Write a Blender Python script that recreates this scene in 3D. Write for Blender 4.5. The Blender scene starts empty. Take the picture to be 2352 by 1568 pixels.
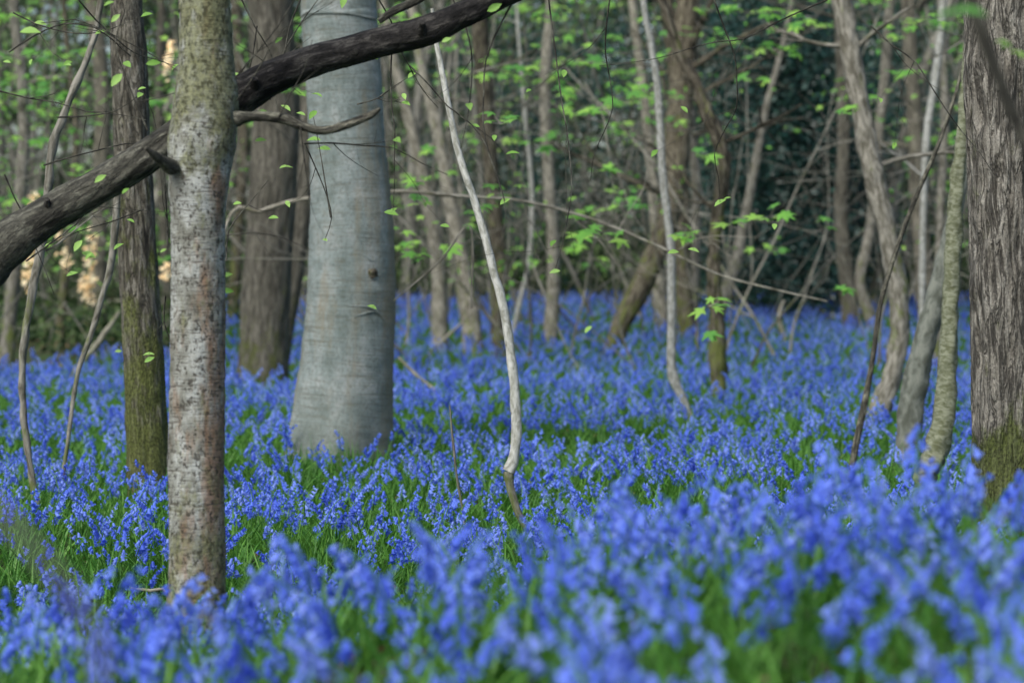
import bpy, math, random
import numpy as np
from mathutils import Vector, noise as mn
random.seed(7); rng=np.random.default_rng(7)
sc=bpy.context.scene
sc.view_settings.view_transform='Standard'; sc.view_settings.look='None'
sc.view_settings.exposure=0; sc.view_settings.gamma=1

# ------------------------------------------------------------ survey geometry
CAMZ=1.45; F=5553.0; TH=math.atan(164/F)
FW=np.array([0,math.cos(TH),-math.sin(TH)]); UP=np.array([0,math.sin(TH),math.cos(TH)]); RT=np.array([1.,0,0])
def W(px,py,D):
    return np.array([0,0,CAMZ])+D*(FW+RT*((px-1176)/F)+UP*((784-py)/F))
def sst(a,b,x):
    t=np.clip((x-a)/(b-a),0,1); return t*t*(3-2*t)
def ground(x,y):
    x=np.asarray(x,float); y=np.asarray(y,float)
    b=np.interp(x,[-3,-.85,-.07,.21,.96,3],[.34,.38,.54,.59,.66,.70])
    z=b*(1-sst(5.7,7.9,y))
    z=z-0.08*np.clip(4.3-y,0,6)
    z=z+0.5*sst(26,60,y)+3.0*sst(62,140,y)
    z=z+0.035*np.sin(x*1.1+y*.53+1)*np.sin(y*.8-x*.4)+0.02*np.sin(x*2.7+1.3)*np.sin(y*2.1)
    return z

# ------------------------------------------------------------ mesh collector
class M:
    def __init__(s): s.v=[];s.q=[];s.t=[];s.qm=[];s.tm=[];s.co=[];s.ti=[];s.n=0
    def add(s,v,q=None,t=None,co=None,tint=0.5,mat=0):
        v=np.asarray(v,float).reshape(-1,3); n=len(v)
        s.v.append(v); s.co.append(v if co is None else np.asarray(co,float))
        s.ti.append(np.full(n,tint) if np.isscalar(tint) else np.asarray(tint,float))
        if q is not None and len(q):
            q=np.asarray(q,int).reshape(-1,4); s.q.append(q+s.n); s.qm.append(np.full(len(q),mat))
        if t is not None and len(t):
            t=np.asarray(t,int).reshape(-1,3); s.t.append(t+s.n); s.tm.append(np.full(len(t),mat))
        s.n+=n
    def mesh(s,name,mats,smooth=True):
        me=bpy.data.meshes.new(name); v=np.vstack(s.v)
        q=np.vstack(s.q) if s.q else np.zeros((0,4),int); t=np.vstack(s.t) if s.t else np.zeros((0,3),int)
        me.vertices.add(len(v)); me.vertices.foreach_set('co',v.astype(np.float32).ravel())
        nl=len(q)*4+len(t)*3
        me.loops.add(nl); me.loops.foreach_set('vertex_index',np.concatenate([q.ravel(),t.ravel()]).astype(np.int32))
        me.polygons.add(len(q)+len(t))
        ls=np.concatenate([np.arange(len(q))*4,len(q)*4+np.arange(len(t))*3]).astype(np.int32)
        me.polygons.foreach_set('loop_start',ls)
        mi=np.concatenate([*s.qm,*s.tm]).astype(np.int32)
        me.polygons.foreach_set('material_index',mi)
        me.polygons.foreach_set('use_smooth',np.full(len(mi),smooth))
        me.update(calc_edges=True)
        a=me.attributes.new('bco','FLOAT_VECTOR','POINT'); a.data.foreach_set('vector',np.vstack(s.co).astype(np.float32).ravel())
        a=me.attributes.new('tint','FLOAT','POINT'); a.data.foreach_set('value',np.concatenate(s.ti).astype(np.float32))
        for m in mats: me.materials.append(m)
        me.validate(); return me
    def obj(s,name,mats,parent=None,smooth=True):
        o=bpy.data.objects.new(name,s.mesh(name,mats,smooth)); sc.collection.objects.link(o)
        if parent: o.parent=parent
        return o

def resample(pts,rad,step):
    P=np.asarray(pts,float); R=np.asarray(rad,float); n=len(P)
    if n==2:
        k=max(2,int(np.linalg.norm(P[1]-P[0])/step)+1); t=np.linspace(0,1,k)[:,None]
        return P[0]*(1-t)+P[1]*t, R[0]*(1-t[:,0])+R[1]*t[:,0]
    E=np.vstack([2*P[0]-P[1],P,2*P[-1]-P[-2]]); out=[];ro=[]
    for i in range(n-1):
        p0,p1,p2,p3=E[i],E[i+1],E[i+2],E[i+3]
        k=max(2,int(math.ceil(np.linalg.norm(p2-p1)/step)))
        t=np.linspace(0,1,k,endpoint=(i==n-2))[:,None]
        out.append(.5*((2*p1)+(-p0+p2)*t+(2*p0-5*p1+4*p2-p3)*t**2+(-p0+3*p1-3*p2+p3)*t**3))
        tt=t[:,0]; ts=tt*tt*(3-2*tt); ro.append(R[i]*(1-ts)+R[i+1]*ts)
    return np.vstack(out),np.concatenate(ro)
def tube(m,pts,rad,step=.1,seg=8,disp=None,tint=.5,mat=0,cap=True):
    P,R=resample(pts,rad,step); n=len(P)
    T=np.gradient(P,axis=0); T/=np.linalg.norm(T,axis=1)[:,None]+1e-12
    u=np.cross(T[0],[0,1,0]); 
    if np.linalg.norm(u)<.2: u=np.cross(T[0],[1,0,0])
    u/=np.linalg.norm(u); U=np.zeros((n,3))
    for i in range(n):
        u=u-T[i]*np.dot(u,T[i]); u/=np.linalg.norm(u); U[i]=u
    V=np.cross(T,U); L=np.concatenate([[0],np.cumsum(np.linalg.norm(np.diff(P,axis=0),axis=1))])
    a=np.linspace(0,2*math.pi,seg,endpoint=False); ca,sa=np.cos(a),np.sin(a)
    off=rng.uniform(0,50)
    RR=np.repeat(R[:,None],seg,1)
    bc=np.stack([RR*ca[None],RR*sa[None],np.repeat(L[:,None]+off,seg,1)],2)
    if disp: 
        for i in range(n):
            for j in range(seg): RR[i,j]+=disp(bc[i,j],P[i],a[j],R[i])
    X=P[:,None]+U[:,None]*(RR*ca)[...,None]+V[:,None]*(RR*sa)[...,None]
    i=np.arange(n-1)[:,None]; j=np.arange(seg)[None]; j2=(j+1)%seg
    q=np.stack([i*seg+j,i*seg+j2,(i+1)*seg+j2,(i+1)*seg+j],2).reshape(-1,4)
    m.add(X,q=q,co=bc.reshape(-1,3),tint=tint,mat=mat)
    if cap:
        for e,(k) in enumerate((0,n-1)):
            vv=np.vstack([X[k],P[k][None]]); tt=[[jj,(jj+1)%seg,seg] if e else [(jj+1)%seg,jj,seg] for jj in range(seg)]
            m.add(vv,t=tt,co=np.vstack([bc[k],bc[k][:1]]),tint=tint,mat=mat)
    return P,R

# ------------------------------------------------------------ materials
def newmat(name):
    m=bpy.data.materials.new(name); m.use_nodes=True; nt=m.node_tree; nt.nodes.clear(); return m,nt
def N(nt,t,**k):
    n=nt.nodes.new(t)
    for a,b in k.items():
        if a.startswith('i_'): n.inputs[a[2:].replace('_',' ')].default_value=b
        else: setattr(n,a,b)
    return n
def ramp(nt,fac,stops):
    r=nt.nodes.new('ShaderNodeValToRGB'); e=r.color_ramp.elements
    while len(e)<len(stops): e.new(.5)
    for k,(p,c) in enumerate(stops):
        e[k].position=p; e[k].color=(*c,1) if len(c)==3 else c
    nt.links.new(fac,r.inputs[0]); return r.outputs[0]
def mix(nt,f,a,b,mode='MIX'):
    m=nt.nodes.new('ShaderNodeMix'); m.data_type='RGBA'; m.blend_type=mode
    for s,val in ((m.inputs[0],f),(m.inputs[6],a),(m.inputs[7],b)):
        if hasattr(val,'links'): nt.links.new(val,s)
        elif isinstance(val,(int,float)): s.default_value=val
        else: s.default_value=(*val,1)
    return m.outputs[2]
def math_(nt,op,a,b=None,clamp=False):
    m=nt.nodes.new('ShaderNodeMath'); m.operation=op; m.use_clamp=clamp
    for s,val in ((m.inputs[0],a),(m.inputs[1],b)):
        if val is None: continue
        if hasattr(val,'links'): nt.links.new(val,s)
        else: s.default_value=val
    return m.outputs[0]
def bco(nt,scale):
    a=N(nt,'ShaderNodeAttribute',attribute_name='bco'); mp=nt.nodes.new('ShaderNodeMapping')
    mp.inputs['Scale'].default_value=scale; nt.links.new(a.outputs['Vector'],mp.inputs[0]); return mp.outputs[0]
def noi(nt,vec,scale,detail=5,rough=.6,dist=0):
    n=N(nt,'ShaderNodeTexNoise',i_Scale=scale,i_Detail=detail,i_Roughness=rough,i_Distortion=dist)
    if vec is not None: nt.links.new(vec,n.inputs['Vector'])
    return n.outputs[0]
def finish(nt,col,rough=.85,h=None,hs=.5,hd=.01,trans=0,tcol=None,spec=.25):
    out=nt.nodes.new('ShaderNodeOutputMaterial'); p=nt.nodes.new('ShaderNodeBsdfPrincipled')
    p.inputs['Roughness'].default_value=rough; p.inputs['Specular IOR Level'].default_value=spec
    if hasattr(col,'links'): nt.links.new(col,p.inputs[0])
    else: p.inputs[0].default_value=(*col,1)
    if h is not None:
        b=N(nt,'ShaderNodeBump',i_Strength=hs,i_Distance=hd); nt.links.new(h,b.inputs['Height']); nt.links.new(b.outputs[0],p.inputs['Normal'])
    if trans:
        tr=nt.nodes.new('ShaderNodeBsdfTranslucent'); c=tcol if tcol is not None else col
        if hasattr(c,'links'): nt.links.new(c,tr.inputs[0])
        else: tr.inputs[0].default_value=(*c,1)
        mx=nt.nodes.new('ShaderNodeMixShader'); mx.inputs[0].default_value=trans
        nt.links.new(p.outputs[0],mx.inputs[1]); nt.links.new(tr.outputs[0],mx.inputs[2]); nt.links.new(mx.outputs[0],out.inputs[0])
    else: nt.links.new(p.outputs[0],out.inputs[0])
def posz(nt):
    g=nt.nodes.new('ShaderNodeNewGeometry'); s=nt.nodes.new('ShaderNodeSeparateXYZ'); nt.links.new(g.outputs['Position'],s.inputs[0]); return s.outputs
G1=lambda v:(v,v,v)
def bark(name,dark,mid,light,fs=(14,14,2.2),moss=0,mossz=(1.2,.2),mosscol=(.10,.13,.025),hs=1.,hd=.02,crack=.8,lich=.35,lite=False):
    m,nt=newmat(name)
    n1=noi(nt,bco(nt,fs),2.0,3 if lite else 6,.62,.5)
    c=ramp(nt,n1,[(.38,dark),(.5,mid),(.61,light)])
    if not lite:
        n2=noi(nt,bco(nt,(3,3,1.5)),1.6,5,.65); n3=noi(nt,bco(nt,(60,60,40)),1.5,3,.7)
        c=mix(nt,ramp(nt,n2,[(.46,G1(0)),(.62,G1(lich))]),c,light)
        c=mix(nt,ramp(nt,n3,[(.42,G1(.45)),(.56,G1(0))]),c,dark)
        cr=noi(nt,bco(nt,(fs[0]*1.1,fs[1]*1.1,fs[2])),1.4,4,.6,.8)
        cd=math_(nt,'ABSOLUTE',math_(nt,'SUBTRACT',cr,.5))
        c=mix(nt,ramp(nt,cd,[(.0,G1(crack)),(.018,G1(crack*.8)),(.045,G1(0))]),c,tuple(q*.5 for q in dark))
    at=N(nt,'ShaderNodeAttribute',attribute_name='tint')
    c=mix(nt,1,c,ramp(nt,at.outputs['Fac'],[(0,(.45,.46,.46)),(.5,(1,1,1)),(1,(1.5,1.48,1.42))]),'MULTIPLY')
    if moss:
        z=posz(nt); mr=N(nt,'ShaderNodeMapRange'); nt.links.new(z[2],mr.inputs[0]); mr.inputs[1].default_value=mossz[0]; mr.inputs[2].default_value=mossz[1]
        nm=noi(nt,bco(nt,(7,7,3)),1.3,3 if lite else 7,.72)
        f=math_(nt,'ADD',math_(nt,'MULTIPLY',mr.outputs[0],.2*moss),nm); f=ramp(nt,f,[(.6,G1(0)),(.74,G1(.85))])
        mc=mosscol if lite else mix(nt,ramp(nt,n3,[(.4,G1(0)),(.6,G1(1))]),tuple(q*.4 for q in mosscol),mosscol)
        c=mix(nt,f,c,mc)
    if lite: h=None if lite==2 else n1
    else: h=math_(nt,'ADD',math_(nt,'ADD',n1,math_(nt,'MULTIPLY',n3,.35)),math_(nt,'MULTIPLY',math_(nt,'MINIMUM',cd,.06),6*crack))
    finish(nt,c,.9,h,hs,hd); return m

# silver birch
def birch():
    m,nt=newmat('birch_bark'); z=posz(nt)
    base=ramp(nt,noi(nt,bco(nt,(7,7,4)),2,7,.7),[(.36,(.14,.14,.115)),(.5,(.24,.25,.22)),(.6,(.38,.40,.375))])
    mr=N(nt,'ShaderNodeMapRange'); nt.links.new(z[2],mr.inputs[0]); mr.inputs[1].default_value=1.65; mr.inputs[2].default_value=.9
    f=math_(nt,'ADD',math_(nt,'MULTIPLY',mr.outputs[0],.13),noi(nt,bco(nt,(11,11,2.5)),1.4,5,.65))
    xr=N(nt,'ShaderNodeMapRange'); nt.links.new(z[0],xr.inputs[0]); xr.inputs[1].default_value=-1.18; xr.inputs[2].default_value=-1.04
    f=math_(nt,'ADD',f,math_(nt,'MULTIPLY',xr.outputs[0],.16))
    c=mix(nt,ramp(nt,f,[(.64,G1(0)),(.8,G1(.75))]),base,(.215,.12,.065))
    sp=noi(nt,bco(nt,(34,34,26)),1.7,4,.7)
    c=mix(nt,ramp(nt,sp,[(.39,G1(.9)),(.46,G1(0))]),c,(.04,.037,.03))
    bl=noi(nt,bco(nt,(14,14,22)),1.3,5,.7)
    c=mix(nt,ramp(nt,bl,[(.34,G1(.85)),(.42,G1(0))]),c,(.05,.047,.037))
    ln=noi(nt,bco(nt,(9,9,95)),1.3,3,.6)
    c=mix(nt,ramp(nt,ln,[(.36,G1(.8)),(.43,G1(0))]),c,(.07,.06,.05))
    hi=N(nt,'ShaderNodeMapRange'); nt.links.new(z[2],hi.inputs[0]); hi.inputs[1].default_value=1.72; hi.inputs[2].default_value=2.05
    lo=N(nt,'ShaderNodeMapRange'); nt.links.new(z[2],lo.inputs[0]); lo.inputs[1].default_value=.9; lo.inputs[2].default_value=.3
    e=math_(nt,'ADD',math_(nt,'MULTIPLY',hi.outputs[0],.2),math_(nt,'MULTIPLY',lo.outputs[0],.18))
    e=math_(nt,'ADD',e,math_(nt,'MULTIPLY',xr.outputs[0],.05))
    nm=noi(nt,bco(nt,(8,8,5)),1.7,7,.75)
    c=mix(nt,ramp(nt,math_(nt,'ADD',e,nm),[(.57,G1(0)),(.72,G1(.8))]),c,mix(nt,ramp(nt,sp,[(.42,G1(0)),(.58,G1(1))]),(.055,.058,.024),(.19,.20,.095)))
    h=math_(nt,'ADD',math_(nt,'MULTIPLY',sp,.8),math_(nt,'ADD',math_(nt,'MULTIPLY',ln,.7),bl))
    finish(nt,c,.85,h,.8,.007); return m
def beech():
    m,nt=newmat('beech_bark')
    a=noi(nt,bco(nt,(2.4,2.4,1.4)),2,7,.7)
    c=ramp(nt,a,[(.36,(.13,.165,.155)),(.5,(.20,.242,.235)),(.62,(.285,.315,.305))])
    ln=noi(nt,bco(nt,(2.5,2.5,38)),1.2,4,.6,.6)
    c=mix(nt,ramp(nt,ln,[(.36,G1(.65)),(.46,G1(0)),(.56,G1(0)),(.66,G1(.4))]),c,(.12,.125,.10))
    fn=noi(nt,bco(nt,(40,40,25)),1.5,4,.7)
    c=mix(nt,ramp(nt,fn,[(.38,G1(.55)),(.5,G1(0))]),c,(.09,.10,.08))
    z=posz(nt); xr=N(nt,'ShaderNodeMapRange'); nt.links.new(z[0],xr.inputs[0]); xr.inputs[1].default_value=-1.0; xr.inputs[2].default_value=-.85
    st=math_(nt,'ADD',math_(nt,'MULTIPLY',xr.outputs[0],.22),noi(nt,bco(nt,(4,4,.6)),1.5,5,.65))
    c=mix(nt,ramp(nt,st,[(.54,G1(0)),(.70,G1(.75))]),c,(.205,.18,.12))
    lo=N(nt,'ShaderNodeMapRange'); nt.links.new(z[2],lo.inputs[0]); lo.inputs[1].default_value=.7; lo.inputs[2].default_value=.1
    c=mix(nt,math_(nt,'MULTIPLY',lo.outputs[0],.4),c,(.12,.135,.10))
    finish(nt,c,.8,math_(nt,'ADD',math_(nt,'MULTIPLY',ln,.6),math_(nt,'MULTIPLY',fn,.5)),.6,.016); return m

def leafmat(name,stops,trans=.4,rough=.55,spec=.3,inst=False):
    m,nt=newmat(name)
    if inst: f=N(nt,'ShaderNodeObjectInfo').outputs['Random']
    else: f=N(nt,'ShaderNodeAttribute',attribute_name='tint').outputs['Fac']
    c=ramp(nt,f,stops); finish(nt,c,rough,trans=trans,spec=spec); return m

M_birch=birch(); M_beech=beech()
M_oak=bark('oak_bark',(.065,.06,.05),(.195,.182,.152),(.35,.335,.29),fs=(15,15,2.4),moss=1.5,mossz=(.85,.55),hd=.035)
M_mossy=bark('mossy_bark',(.04,.037,.028),(.13,.12,.093),(.26,.25,.21),fs=(18,18,3),moss=1.4,mossz=(2.2,.5),mosscol=(.135,.16,.04),hd=.02)
M_brown=bark('brown_bark',(.055,.052,.042),(.12,.115,.09),(.195,.185,.152),fs=(11,11,1.8),moss=1.1,mossz=(1.4,0),mosscol=(.11,.13,.035),crack=.6,hd=.03)
M_log=bark('log_bark',(.016,.016,.014),(.055,.053,.043),(.16,.16,.128),fs=(20,20,5),hd=.012,crack=.5)
M_logd=bark('log_wet_bark',(.004,.004,.004),(.016,.015,.015),(.085,.08,.072),fs=(16,16,5),hd=.012,crack=.4)
M_pale=bark('pale_bark',(.19,.195,.17),(.29,.30,.275),(.39,.40,.38),fs=(20,20,9),hd=.004,hs=.5,lite=1)
M_hazel=bark('hazel_bark',(.085,.08,.062),(.165,.16,.133),(.26,.25,.215),fs=(14,14,4),moss=.7,mossz=(2,0),hd=.01,lite=1)
M_green=bark('algae_bark',(.10,.11,.06),(.155,.17,.11),(.22,.235,.165),fs=(12,12,22),hd=.008,hs=.7,lite=1)
M_grey=bark('grey_bark',(.09,.10,.08),(.15,.165,.14),(.21,.225,.19),fs=(9,9,5),hd=.006,hs=.5,lite=1)
M_dark=bark('dark_mossy_bark',(.022,.02,.014),(.065,.057,.042),(.13,.12,.09),fs=(16,16,3),moss=1,mossz=(3,0),mosscol=(.10,.12,.03),lite=1)
M_dist=bark('distant_bark',(.07,.069,.057),(.135,.134,.115),(.215,.212,.185),fs=(7,7,1.5),moss=.7,mossz=(2.5,0),lite=2)
M_maple=leafmat('maple_leaf',[(0,(.12,.35,.08)),(.5,(.22,.53,.09)),(1,(.40,.68,.13))],.5)
M_hazl=leafmat('hazel_leaf',[(0,(.22,.46,.08)),(1,(.42,.68,.18))],.45)
M_holly=leafmat('holly_leaf',[(0,(.008,.030,.024)),(.7,(.018,.062,.050)),(1,(.05,.12,.09))],.12,.4,.5)
M_bramble=leafmat('bramble_leaf',[(0,(.015,.035,.014)),(.5,(.04,.08,.025)),(1,(.11,.17,.055))],.3)
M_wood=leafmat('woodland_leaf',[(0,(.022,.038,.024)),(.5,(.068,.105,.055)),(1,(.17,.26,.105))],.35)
M_warm=leafmat('painted_sky_glow',[(0,(.97,.66,.32)),(1,(.97,.88,.62))],.15,.8,0)  # low-sun glow between the trees, painted as a pale warm colour
M_litter=leafmat('leaf_litter',[(0,(.10,.055,.03)),(1,(.28,.17,.10))],.1)
M_petal=leafmat('bluebell_petal',[(0,(.10,.18,.80)),(.5,(.17,.29,.93)),(1,(.31,.43,.96))],.42,.5,.3,inst=True)
M_stem=leafmat('bluebell_leaf',[(0,(.045,.16,.02)),(.5,(.085,.25,.035)),(1,(.15,.35,.055))],.35,.45,.35,inst=True)

# ------------------------------------------------------------ ground
m,nt=newmat('woodland_soil'); g=nt.nodes.new('ShaderNodeNewGeometry'); P=g.outputs['Position']
a=noi(nt,P,1.3,6,.6); b=noi(nt,P,18,5,.7)
c=ramp(nt,b,[(.35,(.02,.018,.01)),(.5,(.05,.045,.022)),(.7,(.11,.08,.045))])
c=mix(nt,ramp(nt,a,[(.4,(0,0,0)),(.6,(.8,.8,.8))]),c,(.035,.085,.018)); finish(nt,c,.95,b,.8,.03); M_soil=m
yy=np.concatenate([np.linspace(-12,3,8),np.linspace(3.3,30,150),30+np.cumsum(np.geomspace(.3,30,70))])
xs=np.concatenate([np.linspace(0,8,50),8+np.cumsum(np.geomspace(.3,40,40))]); xx=np.concatenate([-xs[:0:-1],xs])
X,Y=np.meshgrid(xx,yy); Z=ground(X,Y); nx=len(xx); ny=len(yy)
i=np.arange(ny-1)[:,None]; j=np.arange(nx-1)[None]
mm=M(); mm.add(np.stack([X,Y,Z],2),q=np.stack([i*nx+j,i*nx+j+1,(i+1)*nx+j+1,(i+1)*nx+j],2)); mm.obj('woodland_ground',[M_soil])

# ------------------------------------------------------------ trunks helper
TR=[]
def path(pts,D,up=2.0,dv=None):
    """pts = (bearing px, height px, width px) top->bottom ; foot is carried down into the soil"""
    P=[];R=[]
    for k,(a,b,w) in enumerate(pts):
        d=D if dv is None else D+dv[k]
        P.append(W(a,b,d)); R.append(w*.5/F*d)
    l=P[-1].copy(); pr=P[-2]; gz=float(ground(l[0],l[1]))
    if l[2]>gz-.1:
        dirx=(l-pr); dirx=dirx/abs(dirx[2]) if abs(dirx[2])>1e-3 else np.array([0,0,-1.])
        dz=l[2]-(gz-.15); P.append(l+np.array([np.clip(dirx[0],-.5,.5)*dz,0,-dz])); R.append(R[-1]*1.12)
    TR.append((P[-1][0],P[-1][1],R[-1]))
    if up:
        d=P[0]-P[1]; d/=np.linalg.norm(d); P.insert(0,P[0]+d*up*np.array([.6,1,1])); R.insert(0,R[0]*.8)
    return P,R
def furrow(amp,fz=2.5,fr=14):
    def f(b,p,a,r):
        v=Vector((b[0]*fr,b[1]*fr,b[2]*fz)); n=mn.noise(v)+.5*mn.noise(v*2.3)
        return amp*(-abs(n)*2+.5)+r*.06*mn.noise(Vector((b[0]*3,b[1]*3,b[2]*1.2)))
    return f
def twig(m,p,d,L,r,depth=2,tips=None,tint=.5,curl=.35,mat=0,grav=0):
    n=max(3,int(L/.12)); n=min(n,9); pts=[p.copy()]; d=d/np.linalg.norm(d)
    for k in range(n):
        d=d+rng.normal(0,curl,3)*np.array([1,.7,1])/math.sqrt(n)+np.array([0,0,grav]); d/=np.linalg.norm(d); p=p+d*L/n; pts.append(p.copy())
    rr=np.linspace(r,r*.35,n+1); tube(m,pts,rr,step=max(L/n/2,.02),seg=5 if r<.02 else 7,tint=tint,mat=mat,cap=False)
    if tips is not None: tips.append((pts[-1],d)); 
    if depth>0:
        for k in range(rng.integers(1,4)):
            i=rng.integers(1,n); d2=(pts[i+1 if i<n else i]-pts[i-1]); d2/=np.linalg.norm(d2)+1e-9
            d2=d2+rng.normal(0,.55,3)*np.array([1,.8,1]); twig(m,pts[i],d2,L*rng.uniform(.35,.65),rr[i]*.6,depth-1,tips,tint,curl,mat,grav)

# leaf shapes
ml=[];
for k in range(5):
    an=math.radians(90+(k-2)*58); L=[.62,.9,1,.9,.62][k]
    ml+= [(an-math.radians(16),L*.62),(an,L),(an+math.radians(16),L*.62)]
    if k<4: ml.append((an+math.radians(29),.36))
ml=[(r*math.cos(t),r*math.sin(t)+.1) for t,r in ml]+[(0,-.12)]
MAPLE=np.array([(x,y,-.22*(x*x+y*y)) for x,y in ml]+[(0,.1,.05)]); MT=[[k,(k+1)%len(ml),len(ml)] for k in range(len(ml))]
el=[(0,-1),(.42,-.55),(.58,0),(.42,.5),(0,1.05),(-.42,.5),(-.58,0),(-.42,-.55)]
OV=np.array([(x*.8,y,abs(x)*.3-.15*y*y) for x,y in el]+[(0,0,0)]); OT=[[k,(k+1)%8,8] for k in range(8)]
def leaf(m,p,size,kind,flat=1.0,tint=None,mat=0,droop=.3):
    B,T=(MAPLE,MT) if kind=='maple' else (OV,OT)
    az=rng.uniform(0,6.28); e=rng.normal(0,.32,3)*flat
    nrm=np.array([e[0],e[1]-droop,1.0]); nrm/=np.linalg.norm(nrm)
    t=np.array([math.cos(az),math.sin(az),0]); t-=nrm*np.dot(t,nrm); t/=np.linalg.norm(t); s=np.cross(nrm,t)
    m.add(p+size*(B[:,:1]*s+B[:,1:2]*t+B[:,2:]*nrm),t=T,tint=rng.uniform(0,1) if tint is None else tint,mat=mat)
def cards(m,C,size,tint,flat=.0,mat=0,face=None):
    """many small pointed leaf faces"""
    n=len(C); nr=rng.normal(0,1,(n,3)); nr[:,2]=nr[:,2]*(1-flat)+flat*2
    if face is not None: nr=nr*.35+np.array(face)
    nr/=np.linalg.norm(nr,axis=1)[:,None]
    t=rng.normal(0,1,(n,3)); t-=nr*(t*nr).sum(1)[:,None]; t/=np.linalg.norm(t,axis=1)[:,None]; s=np.cross(nr,t)
    sz=(size*rng.uniform(.6,1.3,n))[:,None]
    V=np.stack([C-t*sz,C+s*sz*.55+t*sz*.05+nr*sz*.12,C+t*sz,C-s*sz*.55+t*sz*.05+nr*sz*.12],1)
    m.add(V,q=np.arange(n*4).reshape(-1,4),tint=np.repeat(tint,4) if not np.isscalar(tint) else tint,mat=mat)

# ------------------------------------------------------------ main trees
# silver birch
t=M(); Pp,Rr=path([(472,-60,112),(470,0,116),(472,120,124),(474,240,146),(464,330,152),(458,400,140),(455,520,128),(456,700,124),(453,900,124),(452,1100,126),(452,1300,130),(451,1440,138)],8.7)
def bd(b,p,a,r): 
    return r*.10*mn.noise(Vector((b[0]*7,b[1]*7,b[2]*3)))+.004*mn.noise(Vector((b[0]*40,b[1]*40,b[2]*30)))
tube(t,Pp,Rr,.02,64,disp=bd)
BL=[(540,275,36),(580,268,22),(650,272,26),(700,292,20),(745,300,20),(800,285,20),(850,265,18),(873,250,7)]
tube(t,[W(a,b,8.62) for a,b,w in BL],[w*.5/F*8.6 for a,b,w in BL],.015,14,disp=furrow(.0025,20,60),mat=1,tint=1)
tube(t,[W(395,385,8.6),W(360,360,8.5),W(335,340,8.45)],[.03,.016,.006],.02,10,mat=1,tint=.9)
for (a,b,d,L) in [(690,290,(.35,-.1,-1),.35),(640,270,(.3,-.2,1),.3),(545,230,(.4,0,1),.55),(520,540,(1,0,-.1),.33),(540,180,(.6,-.2,.8),.5),(330,340,(-.8,0,-.5),.3)]:
    tp=[]; twig(t,W(a,b,8.6),np.array(d,float),L,.003,1,tp,.3,mat=1)
t.obj('silver_birch_tree',[M_birch,M_log])
# mossy trunk
t=M(); Pp,Rr=path([(288,-50,72),(296,120,82),(303,300,84),(312,480,86),(320,650,86),(330,850,92),(338,1020,98),(346,1150,104)],14.4)
tube(t,Pp,Rr,.025,52,disp=furrow(.010,3,20)); t.obj('oak_tree',[M_mossy])
# beech
t=M(); Pp,Rr=path([(776,-60,172),(780,50,174),(790,200,176),(798,330,178),(806,450,186),(808,560,196),(806,700,205),(798,820,213),(790,920,226),(783,1000,238),(778,1060,250)],17.5,up=3)
def bed(b,p,a,r):
    v=r*.05*mn.noise(Vector((b[0]*2.2,b[1]*2.2,b[2]*.8)))+.006*mn.noise(Vector((b[0]*4,b[1]*4,b[2]*14)))
    if p[2]<.6: v+=r*.12*(.6-p[2])*math.sin(a*5+1)
    return v
tube(t,Pp,Rr,.03,72,disp=bed)
def onb(a,b,out=0):
    p=W(a,b,17.5); k=np.interp(b,[0,450,700,1000],[779,806,806,783]); rr=np.interp(b,[0,450,700,1000],[87,93,102,119])/F*17.5; cx=(k-1176)/F*17.5; dx=p[0]-cx
    p[1]-=math.sqrt(max(rr*rr-dx*dx,1e-4))+out; return p
tube(t,[onb(858,628,-.04),onb(858,628,.006),onb(858,629,.014)],[.045,.032,.016],.006,16,disp=(lambda b,p,a,r:r*.25*mn.noise(Vector((b[0]*60,b[1]*60,b[2]*60)))),mat=1,tint=.8)
for pts_ in ([(775,690),(810,700),(850,703),(868,712),(885,735)],[(790,588),(820,582),(845,590),(860,600),(885,596)],[(820,726),(850,716),(872,712)],[(870,625),(885,622),(896,626)],[(742,655),(760,652),(775,660)]):
    PP=[onb(a,b,-.005) for a,b in pts_]
    tube(t,PP,[.002]+[.006]*(len(PP)-2)+[.002],.02,6,mat=0,cap=False,tint=.5)
t.obj('beech_tree',[M_beech,M_dark])
# brown tree behind
t=M(); Pp,Rr=path([(618,-60,100),(625,100,106),(634,300,108),(622,500,110),(612,650,110),(606,780,110),(603,880,122)],28,up=4)
tube(t,Pp,Rr,.05,48,disp=furrow(.018,2,12)); 
Pp,Rr=path([(712,200,40),(700,420,42),(680,600,44),(655,740,46),(640,830,50)],30,up=4); tube(t,Pp,Rr,.06,16); t.obj('oak_tree',[M_brown])
# right-hand trunk
t=M(); Pp,Rr=path([(2304,-60,178),(2306,100,180),(2312,400,176),(2318,700,172),(2324,1000,178),(2328,1180,190),(2330,1260,205)],12.2)
tube(t,Pp,Rr,.018,110,disp=furrow(.018,3,15)); t.obj('oak_tree',[M_oak])
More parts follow.
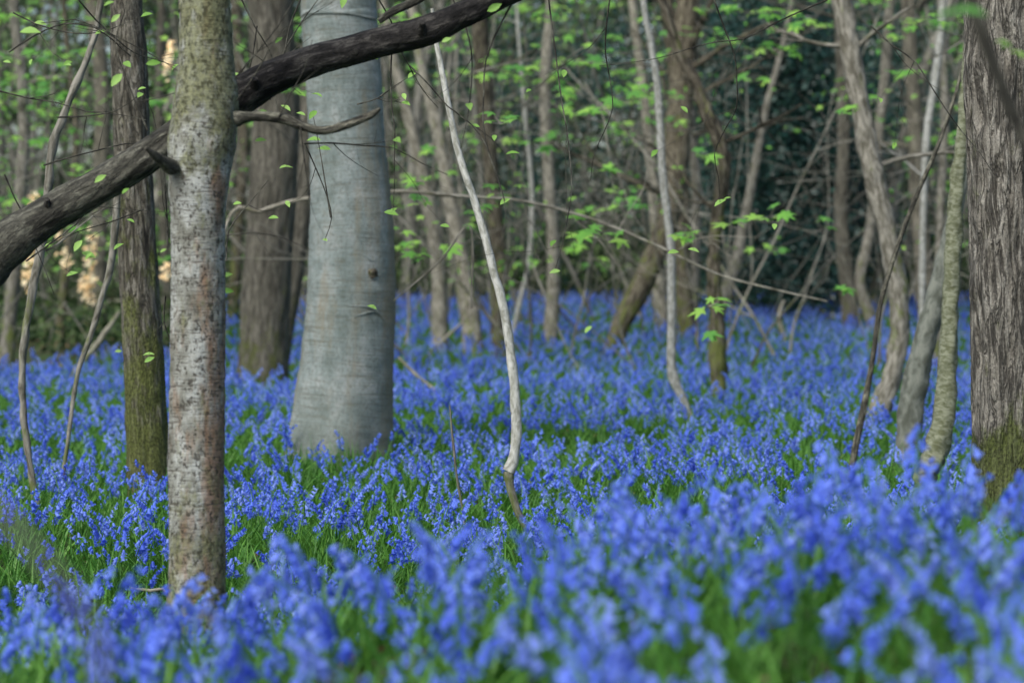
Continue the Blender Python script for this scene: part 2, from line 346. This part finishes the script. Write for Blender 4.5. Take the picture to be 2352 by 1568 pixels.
# leaning dark log
t=M(); LG=[(-120,680,112),(0,575,104),(110,495,86),(230,425,80),(330,365,76),(400,318,76),(480,262,78),(560,215,88),(620,180,80),(720,140,72),(800,118,68),(880,95,68),(980,70,70),(1060,35,60),(1150,-5,54),(1300,-80,44)]
G=[W(a,b,9.25) for a,b,w in LG]; R=[w*.5/F*9.25 for a,b,w in LG]
gz=G[0].copy(); G.insert(0,gz+np.array([-1.0,0,-.62])); R.insert(0,R[0]*1.1); G.insert(0,gz+np.array([-2.3,0.1,float(ground(gz[0]-2.3,9.3))-gz[2]-.1])); R.insert(0,R[0]*1.1)
tube(t,G[:9],R[:9],.02,40,disp=furrow(.006,7,26),mat=0,cap=False)
tube(t,G[8:],R[8:],.02,40,disp=furrow(.0045,7,26),mat=1,cap=True)
for (a,b,w) in [(585,195,12),(968,66,11),(110,470,9)]:
    p=W(a,b,9.2); tube(t,[p+np.array([0,.0,-.01]),p+np.array([.005,-.04,.02])],[w/F*9*1.3,w/F*9*.6],.01,12,mat=1,tint=.7)
tube(t,[W(870,50,9.25),W(905,25,9.25),W(960,0,9.25),W(1060,-60,9.25)],[.012,.016,.016,.014],.03,10,mat=0)
t.obj('leaning_dead_tree',[M_log,M_logd])

def sapling(name,pts,D,mat,seg=14,step=.05,up=1.5,tw=0,disp=None,dv=None,tint=.5):
    t=M(); Pp,Rr=path(pts,D,up=up,dv=dv); P,R=tube(t,Pp,Rr,step,seg,disp=disp,tint=tint)
    for k in range(tw):
        i=rng.integers(0,int(len(P)*.7)); d=np.array([rng.choice([-1,1])*rng.uniform(.5,1),rng.normal(0,.4),rng.uniform(.1,.9)])
        twig(t,P[i],d,rng.uniform(.4,1.2)*D/20,max(R[i]*.28,.003),2,None,rng.uniform(.2,.8))
    return t.obj(name,[mat])
sd=lambda am:(lambda b,p,a,r: r*am*mn.noise(Vector((b[0]*30,b[1]*30,b[2]*9))))
t=M(); A=[(1000,85,11),(1022,200,14),(1048,330,16),(1075,420,17),(1102,500,18),(1130,610,20),(1155,700,21),(1172,800,22),(1183,900,23),(1186,1000,24),(1178,1060,25),(1168,1082,27)]
B=[(1168,1082,25),(1172,1120,17),(1188,1170,16),(1205,1205,17),(1220,1235,18)]
D=12.4; tube(t,[W(992,20,D)]+[W(a,b,D) for a,b,w in A],[.008]+[w*.5/F*D for a,b,w in A],.03,14,disp=sd(.25),tint=.8)
Pp,Rr=path(B,D,up=0); tube(t,Pp,Rr,.02,12,disp=sd(.3),mat=1)
for (a,b) in ((1180,800),(1185,960),(1120,560),(1172,1080)): twig(t,W(a,b,D),np.array([-.8,-.4,.5]),.08,.003,0,mat=1)
t.obj('ash_sapling',[M_pale,M_hazel])
sapling('ash_sapling',[(1478,0,14),(1495,100,16),(1512,220,17),(1522,400,18),(1540,560,19),(1543,700,20),(1542,830,21),(1550,875,24),(1570,920,20),(1582,955,20)],22,M_pale,disp=sd(.2),tint=.4)
sapling('hawthorn_tree',[(1560,120,22),(1600,190,26),(1622,260,34),(1655,330,36),(1662,400,32),(1645,520,28),(1640,640,32),(1648,760,36),(1650,900,38)],25.5,M_dark,disp=sd(.5),tw=4)
sapling('beech_sapling',[(2215,260,28),(2198,420,34),(2188,600,38),(2178,800,42),(2170,940,50),(2150,1040,56),(2125,1090,50),(2112,1150,44)],14.3,M_green,20,.02,disp=sd(.3))
sapling('beech_sapling',[(2225,300,26),(2195,480,34),(2160,640,44),(2125,780,52),(2098,900,58),(2085,1020,60),(2082,1060,60)],17,M_grey,20,.04,disp=sd(.2),tint=.35)
sapling('hazel_tree',[(1930,-20,44),(1955,120,48),(1982,280,44),(2010,420,48),(2035,520,44),(2058,650,46),(2066,760,44),(2050,860,42),(2020,940,50)],21.5,M_hazel,16,.05,disp=sd(.3),tw=5,tint=.6)
sapling('dead_stem',[(2205,180,8),(2160,320,10),(2105,450,11),(2060,570,11),(2022,700,12),(2005,820,12),(1985,930,16),(1970,1000,16),(1957,1070,16)],15,M_log,8,.05,up=.3,tint=1)
sapling('hazel_tree',[(232,-10,16),(205,120,15),(160,230,18),(122,330,20),(110,440,20),(95,560,20),(72,680,19),(58,770,18),(52,880,18),(58,1000,17),(72,1090,16)],13.2,M_hazel,12,.03,disp=sd(.5),tw=4,tint=.5)
sapling('hazel_tree',[(268,470,16),(258,590,17),(235,680,15),(205,780,13),(178,860,12),(160,980,10),(143,1110,9)],13.7,M_hazel,12,.03,up=.3,disp=sd(.4),tint=.6)
S=[('hazel_tree',[(890,60,22),(935,250,28),(985,470,32),(1008,640,34),(1010,790,40)],38,M_hazel,.7),
 ('hazel_tree',[(960,100,22),(1005,300,28),(1045,520,34),(1075,680,40),(1090,820,52)],37,M_hazel,.75),
 ('hawthorn_tree',[(1098,-20,40),(1112,200,38),(1130,420,36),(1148,620,36),(1145,800,44)],36,M_dark,.4),
 ('ash_sapling',[(1185,-20,8),(1205,250,10),(1222,450,12),(1215,600,11),(1195,690,12)],40,M_pale,.6),
 ('hazel_tree',[(1268,-20,26),(1252,200,28),(1262,420,28),(1272,600,30),(1265,780,34)],39,M_hazel,.75),
 ('hawthorn_tree',[(1560,280,60),(1535,500,54),(1480,640,54),(1430,740,44),(1410,790,36)],36,M_dark,.9),
 ('hazel_tree',[(1530,-20,30),(1548,150,32),(1562,400,40),(1565,600,46),(1572,750,60)],41,M_dark,.8),
 ('hazel_tree',[(1450,-20,20),(1478,200,22),(1500,420,26),(1510,600,30),(1520,740,36)],43,M_hazel,.9),
 ('hazel_tree',[(1600,-20,22),(1585,250,24),(1600,450,22),(1590,700,30)],42,M_hazel,.6),
 ('hazel_tree',[(1820,0,12),(1760,250,16),(1725,430,22),(1690,600,28),(1660,690,32)],42,M_hazel,.5),
 ('hazel_tree',[(1930,60,26),(1938,300,30),(1932,500,32),(1950,700,36)],43,M_brown,.6),
 ('hazel_tree',[(2040,80,24),(2020,300,24),(2000,520,24),(1975,640,26),(1995,720,28)],43,M_hazel,.5),
 ('hazel_tree',[(2085,-20,34),(2100,250,36),(2110,450,40),(2130,720,44)],42,M_brown,.8),
 ('ash_sapling',[(2160,80,18),(2130,300,18),(2120,520,14),(2118,780,16)],30,M_pale,.5),
 ('hazel_tree',[(2160,-20,18),(2170,250,20),(2160,500,20),(2150,900,24)],33,M_hazel,.4),
 ('hazel_tree',[(210,-20,36),(235,200,36),(232,420,38),(225,700,42)],44,M_brown,.9),
 ('hazel_tree',[(30,-20,24),(55,250,28),(45,480,30),(20,760,34)],35,M_hazel,.4),
 ('hazel_tree',[(540,-20,26),(560,300,24),(548,520,24),(530,780,30)],46,M_dark,.7),
 ('hazel_tree',[(150,60,12),(175,300,14),(160,520,18),(140,740,22)],40,M_dark,.8),
 ('hazel_tree',[(372,0,18),(365,300,20),(380,560,22),(385,780,26)],47,M_brown,.7)]
for nme,pp,D,mt,ti in S: sapling(nme,pp,D,mt,12,.15,up=4,tw=6,disp=sd(.25),tint=ti)

t=M(); D=19.5
A=[(515,528,8),(600,485,9),(710,455,9),(905,440,8),(1050,450,8),(1200,462,7),(1350,500,7),(1500,560,6),(1650,630,5),(1780,665,4),(1900,692,3)]
G=[W(a,b,D) for a,b,w in A]; G.insert(0,np.array([G[0][0]-.35,D,float(ground(G[0][0]-.35,D))-.05])); R=[.018]+[w*.55/F*D for a,b,w in A]; P_,R_=tube(t,G,R,.08,8,disp=sd(.3),tint=.8)
for a,b,dx,dz in ((1130,456,-.5,1),(1300,480,.5,-.6),(1200,462,.6,-1),(1420,530,.4,1),(1550,580,.9,.5)): twig(t,W(a,b,D),np.array([dx,.1,dz]),.7,.006,2,None,.7)
t.obj('arching_bramble_stem',[M_hazel])
t=M(); D=13
for pp,w in (([(1033,930),(1040,1010),(1050,1100),(1066,1200)],6),([(1100,705),(1030,770),(985,815)],7),([(915,820),(960,865),(1012,912)],9),([(300,1350),(345,1356),(385,1366)],8),([(275,715),(230,780),(170,860)],13),([(1800,690),(1790,730),(1802,780)],12),([(905,690),(1010,600),(1080,520)],5)):
    b=pp[-1][1]; d=np.clip(1.3*F/(b-610),8,40); tube(t,[W(a,c,d) for a,c in pp]+[W(pp[-1][0]+3,pp[-1][1]+1500/d,d)],[w*.3/F*d]+[w*.5/F*d]*len(pp),.03,7,disp=sd(.4),tint=.9 if w>6 else .3)
t.obj('fallen_branches',[M_hazel])

# wiry twigs close to the birch, with opening leaves
t=M(); tl=M(); tips=[]
for (a,b,dx,dz,L) in [(555,0,.3,-1,.35),(590,60,-.2,-1,.3),(690,0,-.4,-.9,.4),(0,210,1,-.1,.45),(130,270,1,.1,.25),(180,0,.6,-.4,.4),(30,30,.9,-.3,.5),(300,130,-.8,.3,.3),(340,300,-.4,.9,.4),(700,330,.2,-1,.35),(700,330,.8,-.1,.4),(520,600,-.1,1,.3),(380,680,-.1,-1,.25),(385,570,.1,1,.5),(620,230,-.1,1,.4),(900,110,.2,-1,.5),(940,150,.8,-.7,.5),(870,0,.5,-.7,.4),(1040,0,.6,-.6,.4),(20,120,.8,.5,.5),(100,380,.9,.2,.5),(760,500,-.3,1,.3),(10,400,.5,-.6,.4),(1180,0,-.3,-1,.7),(1260,0,-.2,-1,.9),(60,600,.7,.7,.5),(330,480,-.7,-.2,.3),(820,240,.9,.2,.2),(1400,0,-.1,-1,.6),(1640,0,.3,-1,.7),(2000,60,.6,-.7,.6),(1900,0,-.8,-.5,.7)]:
    twig(t,W(a,b,rng.uniform(9.1,11.5)),np.array([dx,rng.normal(0,.2),dz]),L*1.5,.004,2,tips,.6,.4)
random.shuffle(tips)
for p,d in tips[:75]: leaf(tl,p,.018+.016*rng.random(),'oval',1,None,0,.9)
for a,b,s in [(68,72,.04),(268,183,.035),(352,145,.028),(265,42,.022),(230,410,.026),(598,322,.022),(640,92,.018),(520,632,.024),(522,668,.024),(1135,18,.03),(1025,92,.02),(288,438,.018),(375,575,.014),(250,8,.02),(272,806,.014)]:
    p=W(a,b,9.0); az=rng.normal(0,.5); nr=np.array([.2*rng.normal(),-1,.5+.3*rng.normal()]); nr/=np.linalg.norm(nr)
    tt=np.array([.8,.0,.5+az]); tt-=nr*tt.dot(nr); tt/=np.linalg.norm(tt); ss=np.cross(nr,tt); tl.add(p+s*(OV[:,:1]*ss+OV[:,1:2]*tt+OV[:,2:]*nr),t=OT,tint=rng.random())
e=t.obj('hazel_twigs',[M_log]); tl.obj('leaves',[M_hazl],parent=e)

# near out-of-focus stems
t=M(); tl=M(); tube(t,[W(2225,-20,4.2),W(2250,60,4.2),W(2290,170,4.2),W(2352,320,4.2),W(2450,520,4.2),W(2560,1400,4.2)],[.012,.012,.012,.012,.012,.014],.03,10)
for a,b,s in ((2205,28,.05),(2160,60,.03)): leaf(tl,W(a,b,4.1),s,'oval',1,.1)
for a,b,s in ((2310,95,.03),(2345,120,.035)): leaf(tl,W(a,b,5.5),s,'maple',1,.9)
e=t.obj('elder_shrub',[M_log]); tl.obj('leaves',[M_maple],parent=e)
t=M(); tube(t,[W(-120,1060,1.7),W(0,1175,1.7),(W(110,1300,1.7)),W(195,1410,1.7),W(235,1568,1.7),W(260,2700,1.7)],[.003,.004,.0045,.0045,.0045,.005],.03,10,tint=.4); t.obj('dead_stem',[M_grey])

# maple sprays -----------------------------------------------------
t=M(); tl=M()
def spray(a,b,D,n,w,kind='maple',size=.06):
    c=W(a,b,D); ww=w/F*D
    for k in range(n):
        p=c+np.array([rng.uniform(-.5,.5)*ww,rng.normal(0,.14),rng.normal(0,.03)]); leaf(tl,p,size*rng.uniform(.6,1.15),kind,.8,droop=.38)
        tube(t,[c+np.array([0,0,-.03]),p],[.003,.0015],.1,4,cap=False,tint=.7)
for s in [(1370,540,19,11,130),(1570,532,19,7,80),(1770,490,19,8,80),(1695,515,20,4,60),(965,462,19,5,60),(950,412,20,4,60),(1160,435,19,5,70),(960,582,20,4,50),(1030,570,21,3,50),(1410,395,22,5,60),(1465,467,22,4,40),(1625,695,17,7,90),(1150,275,16,5,70),(1340,262,22,5,80),(1420,225,24,4,70),(1330,210,26,4,90),(1490,210,24,3,60),(1620,765,18,2,40),(1935,668,22,3,30),(1345,498,20,3,40),(1100,475,19,4,50),(915,530,20,2,30),(1900,510,23,3,40),(1945,265,20,4,50),(1760,110,28,9,150),(1880,60,28,8,140),(1780,30,28,8,120),(2090,165,24,6,110),(1240,160,28,6,120),(1150,170,28,5,90),(1330,145,28,6,120),(1610,355,25,4,60),(1730,180,28,4,80),(1000,350,28,3,70),(1240,330,28,4,80),(1700,20,26,6,100),(2140,40,22,4,80),(40,130,30,6,120),(120,220,32,6,120),(60,320,30,5,90),(170,120,28,5,90),(190,400,34,5,100),(20,460,30,4,80),(350,230,34,5,80)]:
    spray(*s,size=.115*s[2]/20)
for k in range(480):
    D=rng.uniform(24,56); a=rng.uniform(-300,2650); b=rng.choice([rng.uniform(-150,330),rng.uniform(0,640)],p=[.65,.35])
    if 1640<a<1980 and b>130 and rng.random()<.85: continue
    spray(a,b,D,rng.integers(2,8),rng.uniform(50,170),size=.095*D/24 if D<34 else .14)
for k in range(300):
    D=rng.uniform(34,64); a=rng.uniform(-300,2650); b=rng.uniform(-200,620)
    if k<90: a=rng.uniform(-300,420)
    if 1640<a<1980 and b>130: continue
    n=rng.integers(8,34); cards(tl,W(a,b,D)+rng.normal(0,1,(n,3))*np.array([.5,.4,.22]),.06,rng.random(n),.5)
e=t.obj('sycamore_saplings',[M_hazel]); tl.obj('leaves',[M_maple],parent=e)

# ------------------------------------------------------------ coppice thicket & distant trees (one mass)
t=M()
hol=lambda x,D: 1630<1176+x/D*F<1980
for k in range(190):
    D=40+55*rng.random()**.8; x=rng.uniform(-1,1)*(.26*D+3)
    if hol(x,D) and D<54 and rng.random()<.85: continue
    z=float(ground(x,D)); h=rng.uniform(7,12); r=rng.uniform(.02,.07)*D/60 if rng.random()<.88 else rng.uniform(.1,.17)
    lean=rng.normal(0,.18); bow=rng.normal(0,.45); ti=rng.uniform(.1,1)
    pp=[np.array([x+lean*h*s+bow*math.sin(s*3.14)+rng.normal(0,.09),D+rng.normal(0,.1),z-.1+h*s]) for s in np.linspace(0,1,7)]
    P_,R_=tube(t,pp,np.linspace(r*1.15,r*.5,7),.5,8,tint=ti,cap=False)
    for q in range(rng.integers(2,6)):
        i=rng.integers(1,len(P_)-1); twig(t,P_[i],np.array([rng.normal(0,.7),rng.normal(0,.4),rng.uniform(.1,1)]),rng.uniform(1.2,3.5),max(R_[i]*.35,.008),2,None,ti*rng.uniform(.7,1.2))
for k in range(330):
    D=rng.uniform(30,72); x=rng.uniform(-1,1)*(.25*D+2); z=float(ground(x,D))
    if hol(x,D) and D<54 and rng.random()<.6: continue
    twig(t,np.array([x,D,z+rng.uniform(0,.3)]),np.array([rng.normal(0,.5),rng.normal(0,.3),1]),rng.uniform(2,6),rng.uniform(.009,.024),2,None,rng.uniform(.1,1),.3)
for k in range(200):
    D=rng.uniform(24,60); x=rng.uniform(-1,1)*(.23*D+1); z=CAMZ+rng.uniform(-.005,.12)*D
    if hol(x,D) and D<54 and rng.random()<.5: continue
    twig(t,np.array([x,D,z]),np.array([rng.normal(0,1),rng.normal(0,.3),rng.normal(0,.5)]),rng.uniform(1,3),rng.uniform(.005,.012),2,None,rng.uniform(.2,1),.4)
t.obj('distant_trees',[M_dist])

# foliage masses
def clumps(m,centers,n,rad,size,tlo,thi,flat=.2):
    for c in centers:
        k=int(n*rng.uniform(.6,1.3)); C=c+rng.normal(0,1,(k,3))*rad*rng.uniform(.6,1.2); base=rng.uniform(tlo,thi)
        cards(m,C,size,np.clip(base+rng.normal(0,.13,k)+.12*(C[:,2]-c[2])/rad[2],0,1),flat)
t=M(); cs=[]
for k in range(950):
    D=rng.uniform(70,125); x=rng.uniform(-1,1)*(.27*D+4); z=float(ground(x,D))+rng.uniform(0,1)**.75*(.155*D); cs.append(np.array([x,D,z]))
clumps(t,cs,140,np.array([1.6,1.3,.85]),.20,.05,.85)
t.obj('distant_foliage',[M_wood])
t=M(); cs=[]
for k in range(150):
    D=rng.uniform(47,55); px=rng.normal(1810,75); 
    if k%4==0: px=rng.uniform(1640,1980)
    x=(px-1176)/F*D; z=float(ground(x,D))+rng.uniform(.3,6.5); cs.append(np.array([x,D,z]))
for k in range(90):
    D=rng.uniform(58,68); px=rng.uniform(1000,2150); x=(px-1176)/F*D; cs.append(np.array([x,D,float(ground(x,D))+rng.uniform(.3,7)]))
clumps(t,cs,330,np.array([.6,.6,.6]),.07,.0,.75)
for k in range(6): 
    px=1680+k*50; x=(px-1176)/F*51; z=float(ground(x,51)); 
    tube(t,[np.array([x,51,z-.1]),np.array([x+rng.normal(0,.2),51,z+4]),np.array([x+rng.normal(0,.4),51,z+8])],[.07,.05,.03],.5,8,tint=0.,cap=False,mat=1)
t.obj('holly_tree',[M_holly,M_dist])
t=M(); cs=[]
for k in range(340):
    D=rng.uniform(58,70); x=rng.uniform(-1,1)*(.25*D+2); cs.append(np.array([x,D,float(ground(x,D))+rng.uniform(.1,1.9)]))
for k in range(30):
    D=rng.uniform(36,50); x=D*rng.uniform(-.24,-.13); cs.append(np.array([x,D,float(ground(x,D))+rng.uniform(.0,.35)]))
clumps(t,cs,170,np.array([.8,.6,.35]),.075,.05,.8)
t.obj('bramble_undergrowth',[M_bramble])
t=M()  # added cards facing the sun, imitating bright warm sky in woodland gaps
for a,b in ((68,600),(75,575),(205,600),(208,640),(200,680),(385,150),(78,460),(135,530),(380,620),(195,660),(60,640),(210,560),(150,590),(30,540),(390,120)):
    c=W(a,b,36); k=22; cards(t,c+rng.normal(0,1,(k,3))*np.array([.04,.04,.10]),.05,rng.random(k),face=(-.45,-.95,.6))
t.obj('sky_glow_cards',[M_warm])

# ------------------------------------------------------------ bluebells
def bell(m,p,ax,L,w):
    ax=ax/np.linalg.norm(ax); s=np.cross(ax,[.3,1,.2]); s/=np.linalg.norm(s); q=np.cross(ax,s)
    an=np.arange(6)*math.pi/3; rg=[]
    for tt,r in ((0,.22),(.15,.75),(.55,.85),(.8,1.0)): rg.append([p+ax*L*tt+(s*math.cos(a)+q*math.sin(a))*w*r for a in an])
    tips=[p+ax*L*.97+(s*math.cos(a+.52)+q*math.sin(a+.52))*w*1.75 for a in an]
    tip2=[p+ax*L*.86+(s*math.cos(a+.52)+q*math.sin(a+.52))*w*2.25 for a in an]
    V=np.array(sum(rg,[])+tips+tip2); qd=[];tr=[]
    for k in range(3):
        for i in range(6): qd.append([k*6+i,k*6+(i+1)%6,(k+1)*6+(i+1)%6,(k+1)*6+i])
    for i in range(6): tr.append([18+i,18+(i+1)%6,24+i]); tr.append([18+i,24+i,30+i])
    m.add(V,q=qd,t=tr,mat=0)
def blade(m,az,L,wd,lean,curve,mat=1,base=np.zeros(3)):
    n=6; d=np.array([math.cos(az),math.sin(az),0]); s=np.array([-d[1],d[0],0]); p=base.copy(); V=[]; th=lean
    for k in range(n+1):
        t=k/n; w=wd*(1-t**2.2)*.5+.0004; V+= [p-s*w+np.array([0,0,w*.6]),p,p+s*w+np.array([0,0,w*.6])]
        p=p+(d*math.sin(th)+np.array([0,0,math.cos(th)]))*L/n; th+=curve/n
    q=[]
    for k in range(n): q+= [[k*3,k*3+1,k*3+4,k*3+3],[k*3+1,k*3+2,k*3+5,k*3+4]]
    m.add(V,q=q,mat=mat)
def plant(i,nb,leaves=3):
    m=M(); H=rng.uniform(.25,.39); az=rng.uniform(0,6.28); d=np.array([math.cos(az),math.sin(az),0]); n=9; pts=[];p=np.zeros(3); th=rng.uniform(0,.12)
    for k in range(n+1):
        pts.append(p.copy()); p=p+(d*math.sin(th)+np.array([0,0,math.cos(th)]))*H/n; th+= .03 if k<5 else .22
    tube(m,pts,np.linspace(.0034,.0018,n+1),.03,4,mat=1,cap=False); P=np.array(pts)
    for b in range(nb):
        f=1-b/(nb)*.36; k=f*n; i0=min(int(k),n-1); p=P[i0]*(1-(k-i0))+P[i0+1]*(k-i0)
        side=np.cross(d,[0,0,1.])*rng.choice([-1,1])*rng.uniform(.2,1); o=(d*rng.uniform(-.1,1)+side); o/=np.linalg.norm(o)
        q=p+o*.016*(1-.35*f)+np.array([0,0,.004]); sc_=(1.2-.45*max(0,(f-.75)/.25))*rng.uniform(.9,1.1)
        m.add([p,p+[0,0,.0015],q+[0,0,.001],q],q=[[0,1,2,3]],mat=0)
        bell(m,q,np.array([0,0,-1.])+o*rng.uniform(.25,1.1),.023*sc_,.0074*sc_)
    for k in range(leaves): blade(m,rng.uniform(0,6.28),rng.uniform(.18,.32),rng.uniform(.009,.015),rng.uniform(.1,.5),rng.uniform(.3,1.6))
    return m.mesh('bluebell_plant',[M_petal,M_stem])
cb=bpy.data.collections.new('bluebell_variants')
for i in range(12): cb.objects.link(bpy.data.objects.new('bluebell_plant_%d'%i,plant(i,6+i%6)))
cg=bpy.data.collections.new('leaf_tuft_variants')
for i in range(5):
    m=M()
    for k in range(11):
        blade(m,rng.uniform(0,6.28),rng.uniform(.16,.32),rng.uniform(.006,.014),rng.uniform(.05,.5),rng.uniform(.2,1.5),0,np.array([rng.normal(0,.02),rng.normal(0,.02),0]))
    cg.objects.link(bpy.data.objects.new('leaf_tuft_%d'%i,m.mesh('leaf_tuft',[M_stem])))
def scatter(name,coll,X,Y,Z,rot,scl):
    me=bpy.data.meshes.new(name); n=len(X); me.vertices.add(n); me.vertices.foreach_set('co',np.stack([X,Y,Z],1).astype(np.float32).ravel())
    a=me.attributes.new('rot','FLOAT_VECTOR','POINT'); a.data.foreach_set('vector',rot.astype(np.float32).ravel())
    a=me.attributes.new('scl','FLOAT','POINT'); a.data.foreach_set('value',scl.astype(np.float32))
    o=bpy.data.objects.new(name,me); sc.collection.objects.link(o)
    ng=bpy.data.node_groups.new(name+'_nodes','GeometryNodeTree')
    ng.interface.new_socket('Geometry',in_out='INPUT',socket_type='NodeSocketGeometry'); ng.interface.new_socket('Geometry',in_out='OUTPUT',socket_type='NodeSocketGeometry')
    gi=ng.nodes.new('NodeGroupInput'); go=ng.nodes.new('NodeGroupOutput'); ip=ng.nodes.new('GeometryNodeInstanceOnPoints'); ci=ng.nodes.new('GeometryNodeCollectionInfo')
    ci.inputs[0].default_value=coll; ci.inputs['Separate Children'].default_value=True; ci.inputs['Reset Children'].default_value=True
    ip.inputs['Pick Instance'].default_value=True
    r=ng.nodes.new('GeometryNodeInputNamedAttribute'); r.data_type='FLOAT_VECTOR'; r.inputs[0].default_value='rot'
    s=ng.nodes.new('GeometryNodeInputNamedAttribute'); s.data_type='FLOAT'; s.inputs[0].default_value='scl'
    L=ng.links.new; L(gi.outputs[0],ip.inputs['Points']); L(ci.outputs[0],ip.inputs['Instance'])
    L(r.outputs[0],ip.inputs['Rotation']); L(s.outputs[0],ip.inputs['Scale']); L(ip.outputs[0],go.inputs[0])
    md=o.modifiers.new('scatter','NODES'); md.node_group=ng; return o
def pn(x,y,f,s=0):
    return (np.sin(x*f+s)*np.sin(y*f*.8+s*2)+np.sin((x+y)*f*1.7+s*3)*np.sin((y-x*.6)*f*1.5+s)*.6+.4*np.sin(x*f*3.7+y*f*2.9+s))/2
def pts(bands,thr=-1.2,soft=.8,seed=1):
    XS=[];YS=[]
    for (a,b,dens) in bands:
        w=.2118*1.25; area=w*(b*b-a*a)+1.6*(b-a); n=int(area*dens)
        y=np.sqrt(rng.uniform(a*a,b*b,n)); x=rng.uniform(-1,1,n)*(w*y+.8); XS.append(x);YS.append(y)
    x=np.concatenate(XS);y=np.concatenate(YS)
    nz=pn(x,y,1.5,seed)+.5*pn(x,y,4.5,seed+2); keep=rng.random(len(x))<np.clip((nz-thr)/soft,0.12,1)
    keep&=~((x/y<-.135)&(y>33+3*np.sin(x)))
    for tx,ty,tr in TR: keep&=((x-tx)**2+(y-ty)**2)>(tr+.02)**2
    return x[keep],y[keep]
x,y=pts([(3.3,8,72),(8,16,50),(16,30,36),(30,61,20)],thr=-.65,soft=1.0); n=len(x); print('bluebells',n)
big=np.interp(y,[0,16,30,60],[1,1.0,1.1,1.3])
rot=np.stack([rng.normal(0,.12,n),rng.normal(0,.12,n),rng.uniform(0,6.28,n)],1)
scatter('bluebells',cb,x,y,ground(x,y)-.01,rot,rng.uniform(.7,1.15,n)*big)
x,y=pts([(3.3,8,50),(8,16,80),(16,30,46),(30,61,14)],thr=-1.6,soft=.6,seed=5); n=len(x); print('tufts',n)
rot=np.stack([rng.normal(0,.15,n),rng.normal(0,.15,n),rng.uniform(0,6.28,n)],1)
scatter('bluebell_leaves',cg,x,y,ground(x,y)-.01,rot,rng.uniform(.6,1.08,n))
# leaf litter
t=M(); n=5000; y=rng.uniform(4,45,n); x=rng.uniform(-1,1,n)*(.25*y+1); cards(t,np.stack([x,y,ground(x,y)+.02+rng.random(n)*.03],1),.035,rng.random(n),.8); t.obj('leaf_litter',[M_litter])

# ------------------------------------------------------------ light & camera
w=bpy.data.worlds.new('World'); sc.world=w; w.use_nodes=True; nt=w.node_tree; bg=nt.nodes['Background']
el,rt=math.radians(46),math.radians(-145)
sk=nt.nodes.new('ShaderNodeTexSky'); sk.sky_type='NISHITA'; sk.sun_disc=False; sk.sun_elevation=el; sk.sun_rotation=rt; sk.dust_density=2.5; sk.ozone_density=1.2
nt.links.new(sk.outputs[0],bg.inputs[0]); bg.inputs[1].default_value=.15
sl=bpy.data.lights.new('sun','SUN'); sl.energy=3.7; sl.angle=math.radians(32); sl.color=(1,.975,.93)
so=bpy.data.objects.new('sun',sl); sc.collection.objects.link(so)
sv=Vector((math.sin(rt)*math.cos(el),math.cos(rt)*math.cos(el),math.sin(el))); so.rotation_euler=sv.to_track_quat('Z','Y').to_euler(); so.location=(0,0,30)
cd=bpy.data.cameras.new('camera'); co=bpy.data.objects.new('camera',cd); sc.collection.objects.link(co); sc.camera=co
cd.lens=F/2352*36; cd.sensor_width=36; cd.clip_end=3000; cd.clip_start=.05
co.location=(0,0,CAMZ); co.rotation_euler=(math.pi/2-TH,0,0)
cd.dof.use_dof=True; cd.dof.focus_distance=11; cd.dof.aperture_fstop=2.6
